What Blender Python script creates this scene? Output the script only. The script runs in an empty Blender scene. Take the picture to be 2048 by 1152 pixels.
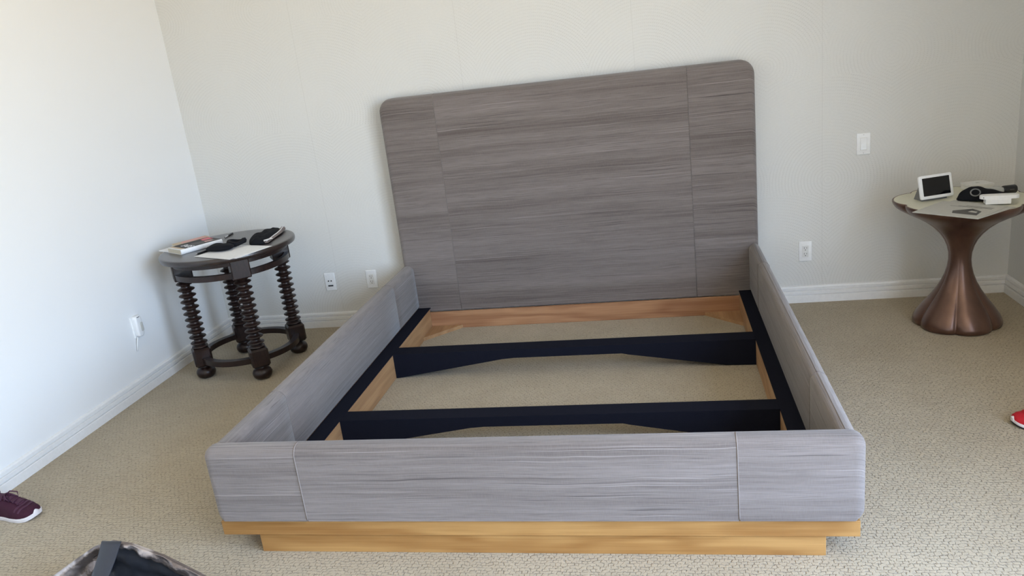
import bpy, bmesh, math, random
from mathutils import Vector, Matrix, noise as mnoise
random.seed(7)
PI = math.pi
sc = bpy.context.scene
COL = sc.collection

# ------------------------------------------------------------------ camera
cam_d = bpy.data.cameras.new('camera')
cam = bpy.data.objects.new('camera', cam_d); COL.objects.link(cam)
cam_d.sensor_width = 36.0
cam_d.lens = 27.308
cam_d.clip_start = 0.05
RGT = Vector((0.97945194, 0.16664946, -0.11358636))
UPV = Vector((0.05831364, 0.30513671, 0.95052149))
FWD = Vector((-0.19306326, 0.93761375, -0.2891488))
M = Matrix((RGT, UPV, -FWD)).transposed().to_4x4()
M.translation = Vector((2.82099, -4.41379, 1.54559))
cam.matrix_world = M
sc.camera = cam

# ------------------------------------------------------------------ world, daylight, exposure
sc.view_settings.view_transform = 'Standard'
sc.view_settings.look = 'None'
sc.view_settings.gamma = 1.0
sc.view_settings.use_curve_mapping = False
sc.view_settings.exposure = 1.12

SKY_STRENGTH = 11.0
w = bpy.data.worlds.new('daylight'); sc.world = w
w.use_nodes = True
nt = w.node_tree; nt.nodes.clear()
wo = nt.nodes.new('ShaderNodeOutputWorld'); bg = nt.nodes.new('ShaderNodeBackground')
tc = nt.nodes.new('ShaderNodeTexCoord'); sx = nt.nodes.new('ShaderNodeSeparateXYZ')
mr = nt.nodes.new('ShaderNodeMapRange'); rp = nt.nodes.new('ShaderNodeValToRGB')
mr.inputs['From Min'].default_value = -1; mr.inputs['From Max'].default_value = 1
nt.links.new(tc.outputs['Generated'], sx.inputs[0]); nt.links.new(sx.outputs['Z'], mr.inputs['Value'])
nt.links.new(mr.outputs[0], rp.inputs[0]); nt.links.new(rp.outputs[0], bg.inputs[0]); nt.links.new(bg.outputs[0], wo.inputs[0])
e = rp.color_ramp.elements
e[0].position = 0.0; e[0].color = (0.62, 0.54, 0.42, 1)
e[1].position = 1.0; e[1].color = (0.40, 0.58, 1.0, 1)
a = e.new(0.47); a.color = (0.66, 0.58, 0.455, 1)
a = e.new(0.53); a.color = (0.57, 0.755, 1.0, 1)
bg.inputs['Strength'].default_value = SKY_STRENGTH

W = 4.641          # right wall
DEPTH = -7.0       # wall behind the camera
H = 2.75
# (y0, y1, z0, z1) of the two windows in the right wall, out of the frame
WINDOWS = [(-4.20, -2.85, 0.25, 2.55), (-5.80, -4.45, 0.25, 2.55)]
for i, (y0, y1, z0, z1) in enumerate(WINDOWS):
    ld = bpy.data.lights.new('window_daylight', 'AREA'); ld.shape = 'RECTANGLE'
    ld.size = y1 - y0; ld.size_y = z1 - z0
    ld.cycles.is_portal = True
    lo = bpy.data.objects.new('window_daylight', ld); COL.objects.link(lo)
    lo.matrix_world = Matrix(((0, 0, 1, W + 0.13), (1, 0, 0, (y0 + y1) / 2), (0, 1, 0, (z0 + z1) / 2), (0, 0, 0, 1)))

# ------------------------------------------------------------------ helpers
def tag(o, label=None, cat=None, group=None, kind=None):
    if label: o['label'] = label
    if cat: o['category'] = cat
    if group: o['group'] = group
    if kind: o['kind'] = kind
    return o

def thing(name, label, cat, loc=(0, 0, 0), rotz=0.0, group=None):
    o = bpy.data.objects.new(name, None); COL.objects.link(o)
    o.location = loc; o.rotation_euler = (0, 0, rotz)
    o.empty_display_size = 0.05
    return tag(o, label, cat, group)

def obj(name, bm, mat, parent=None, smooth=None, label=None):
    bmesh.ops.recalc_face_normals(bm, faces=bm.faces)
    me = bpy.data.meshes.new(name); bm.to_mesh(me); bm.free()
    if mat: me.materials.append(mat)
    if smooth is not None:
        me.shade_smooth()
        if smooth < 180:
            me.set_sharp_from_angle(angle=math.radians(smooth))
    o = bpy.data.objects.new(name, me); COL.objects.link(o)
    if parent: o.parent = parent
    if label: o['label'] = label
    return o

def struct(name, bm, mat, parent=None, smooth=None):
    o = obj(name, bm, mat, parent, smooth)
    if not parent: o['kind'] = 'structure'
    return o

def box(bm, x0, x1, y0, y1, z0, z1, bev=0.0, seg=2):
    vs = [bm.verts.new(p) for p in ((x0, y0, z0), (x1, y0, z0), (x1, y1, z0), (x0, y1, z0),
                                    (x0, y0, z1), (x1, y0, z1), (x1, y1, z1), (x0, y1, z1))]
    fs = [bm.faces.new([vs[i] for i in f]) for f in ((3, 2, 1, 0), (4, 5, 6, 7), (0, 1, 5, 4), (1, 2, 6, 5), (2, 3, 7, 6), (3, 0, 4, 7))]
    if bev > 0:
        es = list({e for f in fs for e in f.edges})
        bmesh.ops.bevel(bm, geom=es, offset=bev, segments=seg, affect='EDGES', profile=0.5)
    return bm

def nbox(*a, **k):
    bm = bmesh.new(); box(bm, *a, **k); return bm

def rings_mesh(bm, rings, closed=True, cap0=True, cap1=True):
    vr = [[bm.verts.new(p) for p in r] for r in rings]
    n = len(vr[0])
    for a, b in zip(vr[:-1], vr[1:]):
        for i in range(n if closed else n - 1):
            j = (i + 1) % n
            bm.faces.new((a[i], a[j], b[j], b[i]))
    if cap0: bm.faces.new(vr[0][::-1])
    if cap1: bm.faces.new(vr[-1])
    return vr

def lathe(bm, prof, seg=32, cx=0, cy=0, fn=None):
    rings = []
    for r, z in prof:
        ring = []
        for i in range(seg):
            t = 2 * PI * i / seg
            rr = fn(r, z, t) if fn else r
            ring.append((cx + rr * math.cos(t), cy + rr * math.sin(t), z))
        rings.append(ring)
    rings_mesh(bm, rings)
    return bm

def annulus(bm, r0, r1, z0, z1, seg=72):
    rings = []
    for r, z in ((r0, z0), (r1, z0), (r1, z1), (r0, z1)):
        rings.append([(r * math.cos(2 * PI * i / seg), r * math.sin(2 * PI * i / seg), z) for i in range(seg)])
    vr = rings_mesh(bm, rings, cap0=False, cap1=False)
    a, b = vr[3], vr[0]
    for i in range(seg):
        j = (i + 1) % seg
        bm.faces.new((a[i], a[j], b[j], b[i]))
    return bm

def tube(bm, pts, r, seg=8, closed=False, flat=1.0):
    pts = [Vector(p) for p in pts]; n = len(pts); rings = []
    prev = None
    for i, p in enumerate(pts):
        if closed: t = pts[(i + 1) % n] - pts[i - 1]
        else: t = pts[min(i + 1, n - 1)] - pts[max(i - 1, 0)]
        t.normalize()
        if prev is None:
            u = t.cross(Vector((0, 0, 1)))
            if u.length < 1e-3: u = t.cross(Vector((1, 0, 0)))
        else:
            u = prev - t * prev.dot(t)
        u.normalize(); prev = u; v = t.cross(u)
        rr = r[i] if isinstance(r, (list, tuple)) else r
        rings.append([p + u * rr * math.cos(2 * PI * k / seg) + v * rr * flat * math.sin(2 * PI * k / seg) for k in range(seg)])
    if closed:
        vr = rings_mesh(bm, rings, cap0=False, cap1=False)
        a, b = vr[-1], vr[0]
        for i in range(seg):
            j = (i + 1) % seg; bm.faces.new((a[i], a[j], b[j], b[i]))
    else:
        rings_mesh(bm, rings)
    return bm

def rounded_rect(w_, h_, r, seg=5, cx=0, cy=0):
    pts = []
    for (sx_, sy_, a0) in ((1, 1, 0), (-1, 1, 90), (-1, -1, 180), (1, -1, 270)):
        for k in range(seg + 1):
            t = math.radians(a0 + 90 * k / seg)
            pts.append((cx + sx_ * (w_ / 2 - r) + r * math.cos(t), cy + sy_ * (h_ / 2 - r) + r * math.sin(t)))
    return pts

def prism(bm, poly, z0, z1, bev=0.0):
    """poly in x,y; rounded top edge of size bev"""
    n = len(poly); cx = sum(p[0] for p in poly) / n; cy = sum(p[1] for p in poly) / n
    rings = [[(x, y, z0) for x, y in poly], [(x, y, z1 - bev) for x, y in poly]]
    if bev > 0:
        for th in (30, 60, 90):
            t = math.radians(th); d = bev * (1 - math.cos(t)); zz = z1 - bev + bev * math.sin(t)
            ring = []
            for i in range(n):
                p0 = Vector(poly[i - 1]); p1 = Vector(poly[i]); p2 = Vector(poly[(i + 1) % n])
                tn = (p2 - p0).normalized(); nn = Vector((-tn.y, tn.x))
                if nn.dot(Vector((cx, cy)) - p1) < 0: nn = -nn
                q = p1 + nn * d; ring.append((q.x, q.y, zz))
            rings.append(ring)
    rings_mesh(bm, rings)
    return bm

def xform(bm, m):
    bmesh.ops.transform(bm, matrix=m, verts=bm.verts); return bm

# ------------------------------------------------------------------ materials
def new_mat(name):
    m = bpy.data.materials.new(name); m.use_nodes = True
    t = m.node_tree; b = t.nodes['Principled BSDF']
    return m, t, b

def setp(b, col=None, rough=None, metal=None, spec=None, coat=None, coat_r=None, sheen=None):
    if col is not None: b.inputs['Base Color'].default_value = (*col, 1)
    if rough is not None: b.inputs['Roughness'].default_value = rough
    if metal is not None: b.inputs['Metallic'].default_value = metal
    if spec is not None: b.inputs['Specular IOR Level'].default_value = spec
    if coat is not None: b.inputs['Coat Weight'].default_value = coat
    if coat_r is not None: b.inputs['Coat Roughness'].default_value = coat_r
    if sheen is not None: b.inputs['Sheen Weight'].default_value = sheen

class NT:
    def __init__(s, t): s.t = t
    def n(s, typ, **kw):
        nd = s.t.nodes.new(typ)
        for k, v in kw.items(): setattr(nd, k, v)
        return nd
    def link(s, a, b): s.t.links.new(a, b)
    def inp(s, nd, key, v):
        if hasattr(v, 'is_output'): s.link(v, nd.inputs[key])
        else: nd.inputs[key].default_value = v
    def math(s, op, a, b=0.0, c=None, clamp=False):
        nd = s.n('ShaderNodeMath', operation=op); nd.use_clamp = clamp
        s.inp(nd, 0, a); s.inp(nd, 1, b)
        if c is not None: s.inp(nd, 2, c)
        return nd.outputs[0]
    def coords(s, kind='Object'):
        return s.n('ShaderNodeTexCoord').outputs[kind]
    def sep(s, v):
        nd = s.n('ShaderNodeSeparateXYZ'); s.link(v, nd.inputs[0]); return nd.outputs
    def comb(s, x, y, z=0.0):
        nd = s.n('ShaderNodeCombineXYZ'); s.inp(nd, 0, x); s.inp(nd, 1, y); s.inp(nd, 2, z); return nd.outputs[0]
    def noise(s, v, scale, detail=3, rough=0.55, dist=0.0):
        nd = s.n('ShaderNodeTexNoise'); s.link(v, nd.inputs['Vector'])
        nd.inputs['Scale'].default_value = scale; nd.inputs['Detail'].default_value = detail
        nd.inputs['Roughness'].default_value = rough; nd.inputs['Distortion'].default_value = dist
        return nd.outputs[0]
    def ramp(s, v, stops):
        nd = s.n('ShaderNodeValToRGB'); s.link(v, nd.inputs[0]); el = nd.color_ramp.elements
        el[0].position, el[0].color = stops[0][0], (*stops[0][1], 1)
        el[1].position, el[1].color = stops[-1][0], (*stops[-1][1], 1)
        for p, c in stops[1:-1]:
            x = el.new(p); x.color = (*c, 1)
        return nd.outputs[0]
    def rng(s, v, a, b, c=0.0, d=1.0):
        nd = s.n('ShaderNodeMapRange'); s.link(v, nd.inputs['Value'])
        for k, x in zip(('From Min', 'From Max', 'To Min', 'To Max'), (a, b, c, d)): nd.inputs[k].default_value = x
        return nd.outputs[0]
    def mix(s, f, a, b, mode='MIX'):
        nd = s.n('ShaderNodeMix', data_type='RGBA', blend_type=mode)
        s.inp(nd, 0, f)
        for k, v in ((6, a), (7, b)):
            if hasattr(v, 'is_output'): s.link(v, nd.inputs[k])
            else: nd.inputs[k].default_value = (*v, 1)
        return nd.outputs[2]
    def bump(s, hgt, strength, dist, b):
        nd = s.n('ShaderNodeBump'); s.link(hgt, nd.inputs['Height'])
        nd.inputs['Strength'].default_value = strength; nd.inputs['Distance'].default_value = dist
        s.link(nd.outputs[0], b.inputs['Normal'])

def plain(name, col, rough=0.5, **k):
    m, t, b = new_mat(name); setp(b, col, rough, **k)
    N = NT(t); v = N.coords(); nz = N.noise(v, 60, 2)
    c = N.mix(N.rng(nz, 0.3, 0.7, 0, 1), tuple(x * 0.97 for x in col), tuple(min(1, x * 1.02) for x in col))
    N.link(c, b.inputs['Base Color'])
    return m

def m_paint(name, col):
    m, t, b = new_mat(name); setp(b, col, 0.75, spec=0.25)
    N = NT(t); v = N.coords()
    N.bump(N.noise(v, 220, 3), 0.12, 0.002, b)
    return m

def m_wallpaper():
    m, t, b = new_mat('wallpaper_dashed_arcs'); setp(b, None, 0.7, spec=0.3)
    N = NT(t); o = N.sep(N.coords())
    # run along whichever horizontal direction the wall has
    u = N.math('ADD', o[0], o[1]); v = o[2]
    dist = N.noise(N.coords(), 1.1, 2)
    cell = 0.62
    us = N.math('DIVIDE', u, cell); vs = N.math('DIVIDE', v, cell)
    row = N.math('FLOOR', vs)
    us2 = N.math('ADD', us, N.math('MULTIPLY', row, 0.5))
    fu = N.math('SUBTRACT', N.math('FRACT', us2), 0.5); fv = N.math('SUBTRACT', N.math('FRACT', vs), 0.12)
    rr = N.math('SQRT', N.math('ADD', N.math('MULTIPLY', fu, fu), N.math('MULTIPLY', fv, fv)))
    rr = N.math('ADD', rr, N.math('MULTIPLY', dist, 0.10))
    ang = N.math('ARCTAN2', fv, fu)
    ring = N.math('SINE', N.math('MULTIPLY', rr, 2 * PI * cell / 0.0165))
    ring = N.rng(ring, 0.35, 0.85)
    dash = N.math('SINE', N.math('MULTIPLY', N.math('MULTIPLY', ang, rr), 2 * PI * cell / 0.012))
    dash = N.rng(dash, 0.0, 0.6)
    patch = N.rng(N.noise(N.coords(), 2.3, 2), 0.36, 0.62)
    mark = N.math('MULTIPLY', N.math('MULTIPLY', ring, dash), patch, clamp=True)
    linen = N.noise(N.comb(N.math('MULTIPLY', u, 60), N.math('MULTIPLY', v, 260), 0), 1.0, 2)
    base = N.mix(linen, (0.63, 0.62, 0.585), (0.71, 0.70, 0.665))
    # strip joins every 0.95 m
    sm = N.math('ABSOLUTE', N.math('SUBTRACT', N.math('FRACT', N.math('DIVIDE', N.math('ADD', u, 0.63), 0.96)), 0.5))
    sm = N.rng(sm, 0.0, 0.0022, 1, 0)
    c = N.mix(N.math('MULTIPLY', mark, 0.34), base, (0.40, 0.38, 0.34))
    c = N.mix(N.math('MULTIPLY', sm, 0.35), c, (0.45, 0.43, 0.39))
    N.link(c, b.inputs['Base Color'])
    h = N.math('ADD', N.math('MULTIPLY', mark, -0.6), N.math('MULTIPLY', linen, 0.35))
    N.bump(h, 0.25, 0.002, b)
    return m

def m_carpet():
    m, t, b = new_mat('looped_carpet'); setp(b, None, 0.95, spec=0.1, sheen=0.15)
    N = NT(t); co = N.coords(); o = N.sep(co)
    wob = N.n('ShaderNodeTexNoise'); N.link(co, wob.inputs['Vector']); wob.inputs['Scale'].default_value = 32; wob.inputs['Detail'].default_value = 3
    ws = N.sep(wob.outputs['Color'])
    x = N.math('ADD', o[0], N.math('MULTIPLY', N.math('SUBTRACT', ws[0], 0.5), 0.026))
    y = N.math('ADD', o[1], N.math('MULTIPLY', N.math('SUBTRACT', ws[1], 0.5), 0.026))
    br = N.n('ShaderNodeTexBrick'); N.link(N.comb(x, y), br.inputs['Vector'])
    br.offset = 0.5; br.squash = 1.0
    for k, v in (('Scale', 1.0), ('Mortar Size', 0.0020), ('Mortar Smooth', 0.9), ('Bias', 0.0), ('Brick Width', 0.0185), ('Row Height', 0.0135)):
        br.inputs[k].default_value = v
    gap = br.outputs['Fac']
    brk = N.rng(N.noise(co, 70, 2), 0.36, 0.58)
    gap = N.math('MULTIPLY', gap, brk, clamp=True)
    fine = N.noise(co, 420, 3)
    big = N.noise(co, 1.6, 3); mid = N.noise(co, 9, 3)
    tone = N.mix(N.rng(big, 0.3, 0.7), (0.400, 0.332, 0.228), (0.464, 0.392, 0.280))
    tone = N.mix(N.math('MULTIPLY', N.rng(mid, 0.35, 0.7), 0.30), tone, (0.345, 0.273, 0.180))
    tone = N.mix(N.math('MULTIPLY', N.rng(fine, 0.35, 0.7), 0.30), tone, (0.50, 0.432, 0.322))
    c = N.mix(N.math('MULTIPLY', gap, 0.52), tone, (0.12, 0.098, 0.07))
    N.link(c, b.inputs['Base Color'])
    h = N.math('ADD', N.math('MULTIPLY', gap, -1.0), N.math('MULTIPLY', fine, 0.35))
    N.bump(h, 0.65, 0.006, b)
    return m

def m_fabric(name, axis):
    m, t, b = new_mat(name); setp(b, None, 0.9, spec=0.18, sheen=0.25)
    b.inputs['Sheen Roughness'].default_value = 0.6
    N = NT(t); co = N.coords(); o = N.sep(co)
    if axis == 'x': u, other = o[0], o[1]
    else: u, other = o[1], o[0]
    rnd = N.n('ShaderNodeObjectInfo').outputs['Random']
    v = N.math('ADD', o[2], N.math('MULTIPLY', other, 0.93))
    wav = N.noise(N.comb(N.math('MULTIPLY', u, 3.0), N.math('MULTIPLY', v, 4.0), N.math('MULTIPLY', rnd, 30.0)), 1.0, 2)
    v = N.math('ADD', v, N.math('MULTIPLY', wav, 0.018))
    def st(su, sv, d=2, seed=0.0):
        return N.noise(N.comb(N.math('MULTIPLY', u, su), N.math('MULTIPLY', v, sv), N.math('ADD', N.math('MULTIPLY', rnd, 37.0), seed)), 1.0, d)
    bands = st(0.5, 11, 3, 1.0)
    mids = st(1.2, 95, 4, 4.0)
    slub_d = st(1.5, 210, 2, 9.0)
    slub_l = st(1.2, 230, 2, 15.0)
    short = st(6.0, 300, 2, 18.0)
    thread = st(10, 520, 2, 21.0)
    warp = N.noise(N.comb(N.math('MULTIPLY', u, 430), N.math('MULTIPLY', v, 40), 3.0), 1.0, 2)
    c = N.mix(N.rng(bands, 0.30, 0.70), (0.112, 0.089, 0.078), (0.222, 0.188, 0.172))
    c = N.mix(N.math('MULTIPLY', N.rng(mids, 0.38, 0.66), 0.50), c, (0.248, 0.214, 0.198))
    c = N.mix(N.math('MULTIPLY', N.rng(thread, 0.38, 0.66), 0.40), c, (0.085, 0.068, 0.061))
    c = N.mix(N.math('MULTIPLY', N.rng(warp, 0.4, 0.75), 0.16), c, (0.26, 0.228, 0.212))
    c = N.mix(N.math('MULTIPLY', N.rng(short, 0.62, 0.72), 0.45), c, (0.05, 0.04, 0.036))
    c = N.mix(N.math('MULTIPLY', N.rng(slub_d, 0.63, 0.72), 0.75), c, (0.045, 0.036, 0.032))
    c = N.mix(N.math('MULTIPLY', N.rng(slub_l, 0.64, 0.74), 0.60), c, (0.40, 0.352, 0.330))
    N.link(c, b.inputs['Base Color'])
    h = N.math('ADD', N.math('MULTIPLY', thread, 0.6), N.math('ADD', N.math('MULTIPLY', slub_l, 0.8), N.math('MULTIPLY', warp, 0.25)))
    N.bump(h, 0.35, 0.003, b)
    return m

def m_wood(name, axis, dark, light, rough=0.42, spec=0.4, knot=None):
    m, t, b = new_mat(name); setp(b, None, rough, spec=spec)
    N = NT(t); co = N.coords(); o = N.sep(co)
    i = 'xyz'.index(axis); u = o[i]; a, c2 = [o[k] for k in range(3) if k != i]
    bend = N.noise(N.comb(N.math('MULTIPLY', u, 1.5), N.math('MULTIPLY', a, 9), N.math('MULTIPLY', c2, 9)), 1.0, 2)
    aa = N.math('ADD', N.math('MULTIPLY', a, 26), N.math('MULTIPLY', c2, 22))
    cath = N.math('SINE', N.math('ADD', aa, N.math('MULTIPLY', bend, 22)))
    grain = N.noise(N.comb(N.math('MULTIPLY', u, 3), N.math('MULTIPLY', a, 140), N.math('MULTIPLY', c2, 140)), 1.0, 3)
    tone = N.noise(N.comb(N.math('MULTIPLY', u, 0.7), N.math('MULTIPLY', a, 2), N.math('MULTIPLY', c2, 2)), 1.0, 2)
    f = N.math('ADD', N.math('MULTIPLY', N.rng(cath, -1, 1), 0.28), N.math('ADD', N.math('MULTIPLY', grain, 0.50), N.math('MULTIPLY', tone, 0.35)))
    c = N.ramp(f, [(0.28, dark), (0.78, light)])
    if knot:
        kx, ky, kz = knot
        dx = N.math('MULTIPLY', N.math('SUBTRACT', o[0], kx), 0.55); dz = N.math('SUBTRACT', o[2], kz)
        d = N.math('SQRT', N.math('ADD', N.math('MULTIPLY', dx, dx), N.math('MULTIPLY', dz, dz)))
        c = N.mix(N.rng(d, 0.004, 0.016, 0.9, 0), c, (0.06, 0.025, 0.012))
    N.link(c, b.inputs['Base Color'])
    N.bump(grain, 0.12, 0.002, b)
    return m

def m_weave(name, col, rough=0.95, spec=0.1):
    m, t, b = new_mat(name); setp(b, col, rough, spec=spec)
    N = NT(t); co = N.coords()
    nz = N.noise(co, 500, 2)
    N.link(N.mix(nz, tuple(x * 0.7 for x in col), tuple(x * 1.35 for x in col)), b.inputs['Base Color'])
    N.bump(nz, 0.3, 0.002, b)
    return m

def m_darkwood(name='dark_walnut'):
    m, t, b = new_mat(name); setp(b, None, 0.36, spec=0.35, coat=0.12, coat_r=0.2)
    N = NT(t); o = N.sep(N.coords())
    g = N.noise(N.comb(N.math('MULTIPLY', o[0], 8), N.math('MULTIPLY', o[1], 90), N.math('MULTIPLY', o[2], 30)), 1.0, 3)
    N.link(N.ramp(g, [(0.3, (0.008, 0.0042, 0.0035)), (0.7, (0.026, 0.0125, 0.0098))]), b.inputs['Base Color'])
    return m

def m_bronze():
    m, t, b = new_mat('bronze_lacquer'); setp(b, None, 0.30, metal=0.55, spec=0.5, coat=0.25, coat_r=0.2)
    N = NT(t); co = N.coords(); o = N.sep(co)
    g = N.noise(N.comb(N.math('MULTIPLY', o[0], 14), N.math('MULTIPLY', o[1], 14), N.math('MULTIPLY', o[2], 3)), 1.0, 3)
    f = N.noise(co, 300, 2)
    c = N.ramp(g, [(0.3, (0.082, 0.040, 0.028)), (0.7, (0.150, 0.080, 0.056))])
    c = N.mix(N.math('MULTIPLY', f, 0.25), c, (0.19, 0.11, 0.08))
    N.link(c, b.inputs['Base Color'])
    return m

def m_pewter():
    m, t, b = new_mat('crinkled_pewter_leather'); setp(b, None, 0.32, metal=0.75)
    N = NT(t); co = N.coords()
    g = N.noise(co, 22, 4, 0.6, 0.8)
    g2 = N.noise(co, 9, 2, 0.5, 0.5)
    c = N.mix(N.rng(g2, 0.46, 0.54), (0.13, 0.105, 0.095), (0.62, 0.56, 0.55))  # dark brown and pale patches: reflections on the crinkled metal, painted into its colour
    N.link(N.mix(N.math('MULTIPLY', g, 0.5), c, (0.40, 0.35, 0.34)), b.inputs['Base Color'])
    N.bump(N.noise(co, 45, 3), 0.5, 0.01, b)
    return m

M_WHITE = m_paint('white_wall_paint', (0.80, 0.80, 0.79))
M_CEIL = m_paint('ceiling_paint', (0.80, 0.79, 0.75))
M_PAPER = m_wallpaper()
M_TRIM = plain('white_gloss_trim', (0.80, 0.79, 0.77), 0.4)
M_CARPET = m_carpet()
M_FX = m_fabric('slub_fabric_crosswise', 'x')
M_FY = m_fabric('slub_fabric_lengthwise', 'y')
M_PIPE = m_weave('seam_thread', (0.22, 0.19, 0.175))
M_OAK = m_wood('honey_oak_crosswise', 'x', (0.26, 0.118, 0.032), (0.44, 0.245, 0.085))
M_OAKY = m_wood('honey_oak_lengthwise', 'y', (0.30, 0.16, 0.075), (0.46, 0.275, 0.135), 0.55)
M_KNOT = m_wood('knotty_pine', 'x', (0.27, 0.12, 0.058), (0.48, 0.265, 0.14), 0.55, 0.3, knot=(2.29, 0, 0.055))
M_BLACK = m_weave('black_cloth_wrap', (0.0085, 0.0095, 0.017))
M_WALNUT = m_darkwood()
M_WALTOP = m_darkwood('dark_walnut_polished_top')
setp(M_WALTOP.node_tree.nodes['Principled BSDF'], None, 0.34, spec=0.5, coat=0.6, coat_r=0.3)
M_BRONZE = m_bronze()
M_CREAM = plain('cream_lacquer', (0.66, 0.64, 0.50), 0.35)
M_PLASTIC = plain('white_plastic', (0.80, 0.80, 0.79), 0.35)
M_PLASTIC2 = plain('warm_white_plastic', (0.72, 0.71, 0.68), 0.4)
M_SLOT = plain('dark_slot', (0.02, 0.02, 0.022), 0.6)
M_GLASSBLK = plain('black_screen_glass', (0.004, 0.004, 0.005), 0.08)
M_GREYFAB = m_weave('grey_speaker_cloth', (0.20, 0.20, 0.195))
M_PAGE = plain('paper_white', (0.82, 0.82, 0.82), 0.7)
M_PAGECR = plain('paper_cream', (0.66, 0.61, 0.49), 0.8)
M_NEWS = plain('newsprint_grey', (0.50, 0.49, 0.45), 0.8)
M_BLKFAB = m_weave('soft_black_fabric', (0.006, 0.0065, 0.009), 0.85, 0.2)
M_TAN = m_weave('taupe_lining', (0.20, 0.16, 0.14), 0.8)
M_INK = plain('black_pen_plastic', (0.012, 0.012, 0.014), 0.3)
M_CHROME = plain('brushed_silver', (0.62, 0.62, 0.63), 0.25, metal=0.9)
M_COVER = plain('charcoal_print', (0.045, 0.044, 0.044), 0.6, spec=0.2)
M_COVER2 = plain('grey_print', (0.11, 0.105, 0.10), 0.6, spec=0.2)
M_RED = plain('red_print', (0.62, 0.045, 0.07), 0.35)
M_PINK = plain('pink_print', (0.60, 0.27, 0.23), 0.4)
M_TANP = plain('tan_print', (0.50, 0.36, 0.20), 0.4)
M_PRINT = plain('white_print', (0.80, 0.80, 0.80), 0.5)
M_PEWTER = m_pewter()
M_NAVY = plain('charcoal_nylon', (0.016, 0.018, 0.024), 0.45)
M_STRAP = plain('slate_webbing', (0.022, 0.026, 0.036), 0.4)
M_MAROON = m_weave('maroon_mesh', (0.040, 0.008, 0.020), 0.75, 0.25)
M_MAROON2 = m_weave('plum_overlay', (0.060, 0.018, 0.038), 0.6, 0.3)
M_REDSHOE = m_weave('red_mesh', (0.42, 0.012, 0.020), 0.7, 0.25)
M_MIDSOLE = plain('white_foam', (0.72, 0.68, 0.68), 0.6)
M_RUBBER = plain('black_rubber', (0.015, 0.015, 0.015), 0.7)
m, t, b = new_mat('smoky_clear_plastic'); setp(b, (0.62, 0.63, 0.62), 0.2); b.inputs['Transmission Weight'].default_value = 0.35
M_SMOKE = m

# ------------------------------------------------------------------ room
T = 0.12
def quadbox(*a): return nbox(*a)
struct('floor', nbox(-T, W + T, DEPTH - T, T, -0.10, 0.0), M_CARPET)
struct('ceiling', nbox(-T, W + T, DEPTH - T, T, H, H + 0.1), M_CEIL)
struct('wall_back', nbox(-T, W + T, 0, T, 0, H), M_PAPER)
struct('wall_left', nbox(-T, 0, DEPTH, 0, 0, H), M_WHITE)
struct('wall_front', nbox(-T, W + T, DEPTH - T, DEPTH, 0, H), M_WHITE)
bm = bmesh.new()
ys = [0.0]
for y0, y1, z0, z1 in WINDOWS: ys += [y1, y0]
ys.append(DEPTH)
for k in range(0, len(ys), 2): box(bm, W, W + T, ys[k + 1], ys[k], 0, H)
for y0, y1, z0, z1 in WINDOWS:
    box(bm, W, W + T, y0, y1, 0, z0); box(bm, W, W + T, y0, y1, z1, H)
struct('wall_right', bm, M_PAPER)
for i, (y0, y1, z0, z1) in enumerate(WINDOWS):
    bm = bmesh.new(); f = 0.05
    box(bm, W + 0.03, W + 0.09, y0, y0 + f, z0, z1); box(bm, W + 0.03, W + 0.09, y1 - f, y1, z0, z1)
    box(bm, W + 0.03, W + 0.09, y0 + f, y1 - f, z0, z0 + f); box(bm, W + 0.03, W + 0.09, y0 + f, y1 - f, z1 - f, z1)
    ym = (y0 + y1) / 2
    box(bm, W + 0.04, W + 0.08, ym - 0.02, ym + 0.02, z0 + f, z1 - f)
    struct('window_%d' % (i + 1), bm, M_TRIM)

# baseboards: stepped profile (depth from the wall, height)
BP = [(0.0, 0.0), (0.020, 0.0), (0.020, 0.041), (0.0185, 0.0435), (0.010, 0.0445), (0.010, 0.0485), (0.0165, 0.0500),
      (0.0165, 0.0675), (0.0150, 0.0690), (0.0075, 0.0700), (0.0075, 0.0740), (0.0125, 0.0755), (0.0125, 0.0880), (0.0100, 0.0935), (0.004, 0.0960), (0.0, 0.0965)]
def baseboard(name, p0, p1, nrm, m0, m1):
    bm = bmesh.new(); rings = []
    p0 = Vector(p0); p1 = Vector(p1); nn = Vector(nrm); d = (p1 - p0).normalized()
    for p, mt in ((p0, m0), (p1, -m1)):
        rings.append([(p.x + nn.x * dd + d.x * dd * mt, p.y + nn.y * dd + d.y * dd * mt, z) for dd, z in BP])
    rings_mesh(bm, rings)
    struct(name, bm, M_TRIM)
baseboard('baseboard_back', (0, 0), (W, 0), (0, -1), 1, 1)
baseboard('baseboard_left', (0, 0), (0, DEPTH), (1, 0), 1, 1)
baseboard('baseboard_right', (W, 0), (W, DEPTH), (-1, 0), 1, 1)
baseboard('baseboard_front', (0, DEPTH), (W, DEPTH), (0, 1), 1, 1)

# ------------------------------------------------------------------ bed
YF = -2.345                       # front face of the footboard
YH = -0.130                       # face of the headboard
XL, XR = 1.279, 3.347
XS1, XS2 = 1.614, 2.998           # seams
bed = thing('bed_frame', 'grey upholstered king bed frame with tall headboard, no mattress', 'bed', ((XL + XR) / 2, YF, 0))
BO = Vector(bed.location)
def bpart(name, bm, mat, parent=None, smooth=None, label=None):
    xform(bm, Matrix.Translation(-BO))
    return obj(name, bm, mat, parent or bed, smooth, label)

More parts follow.
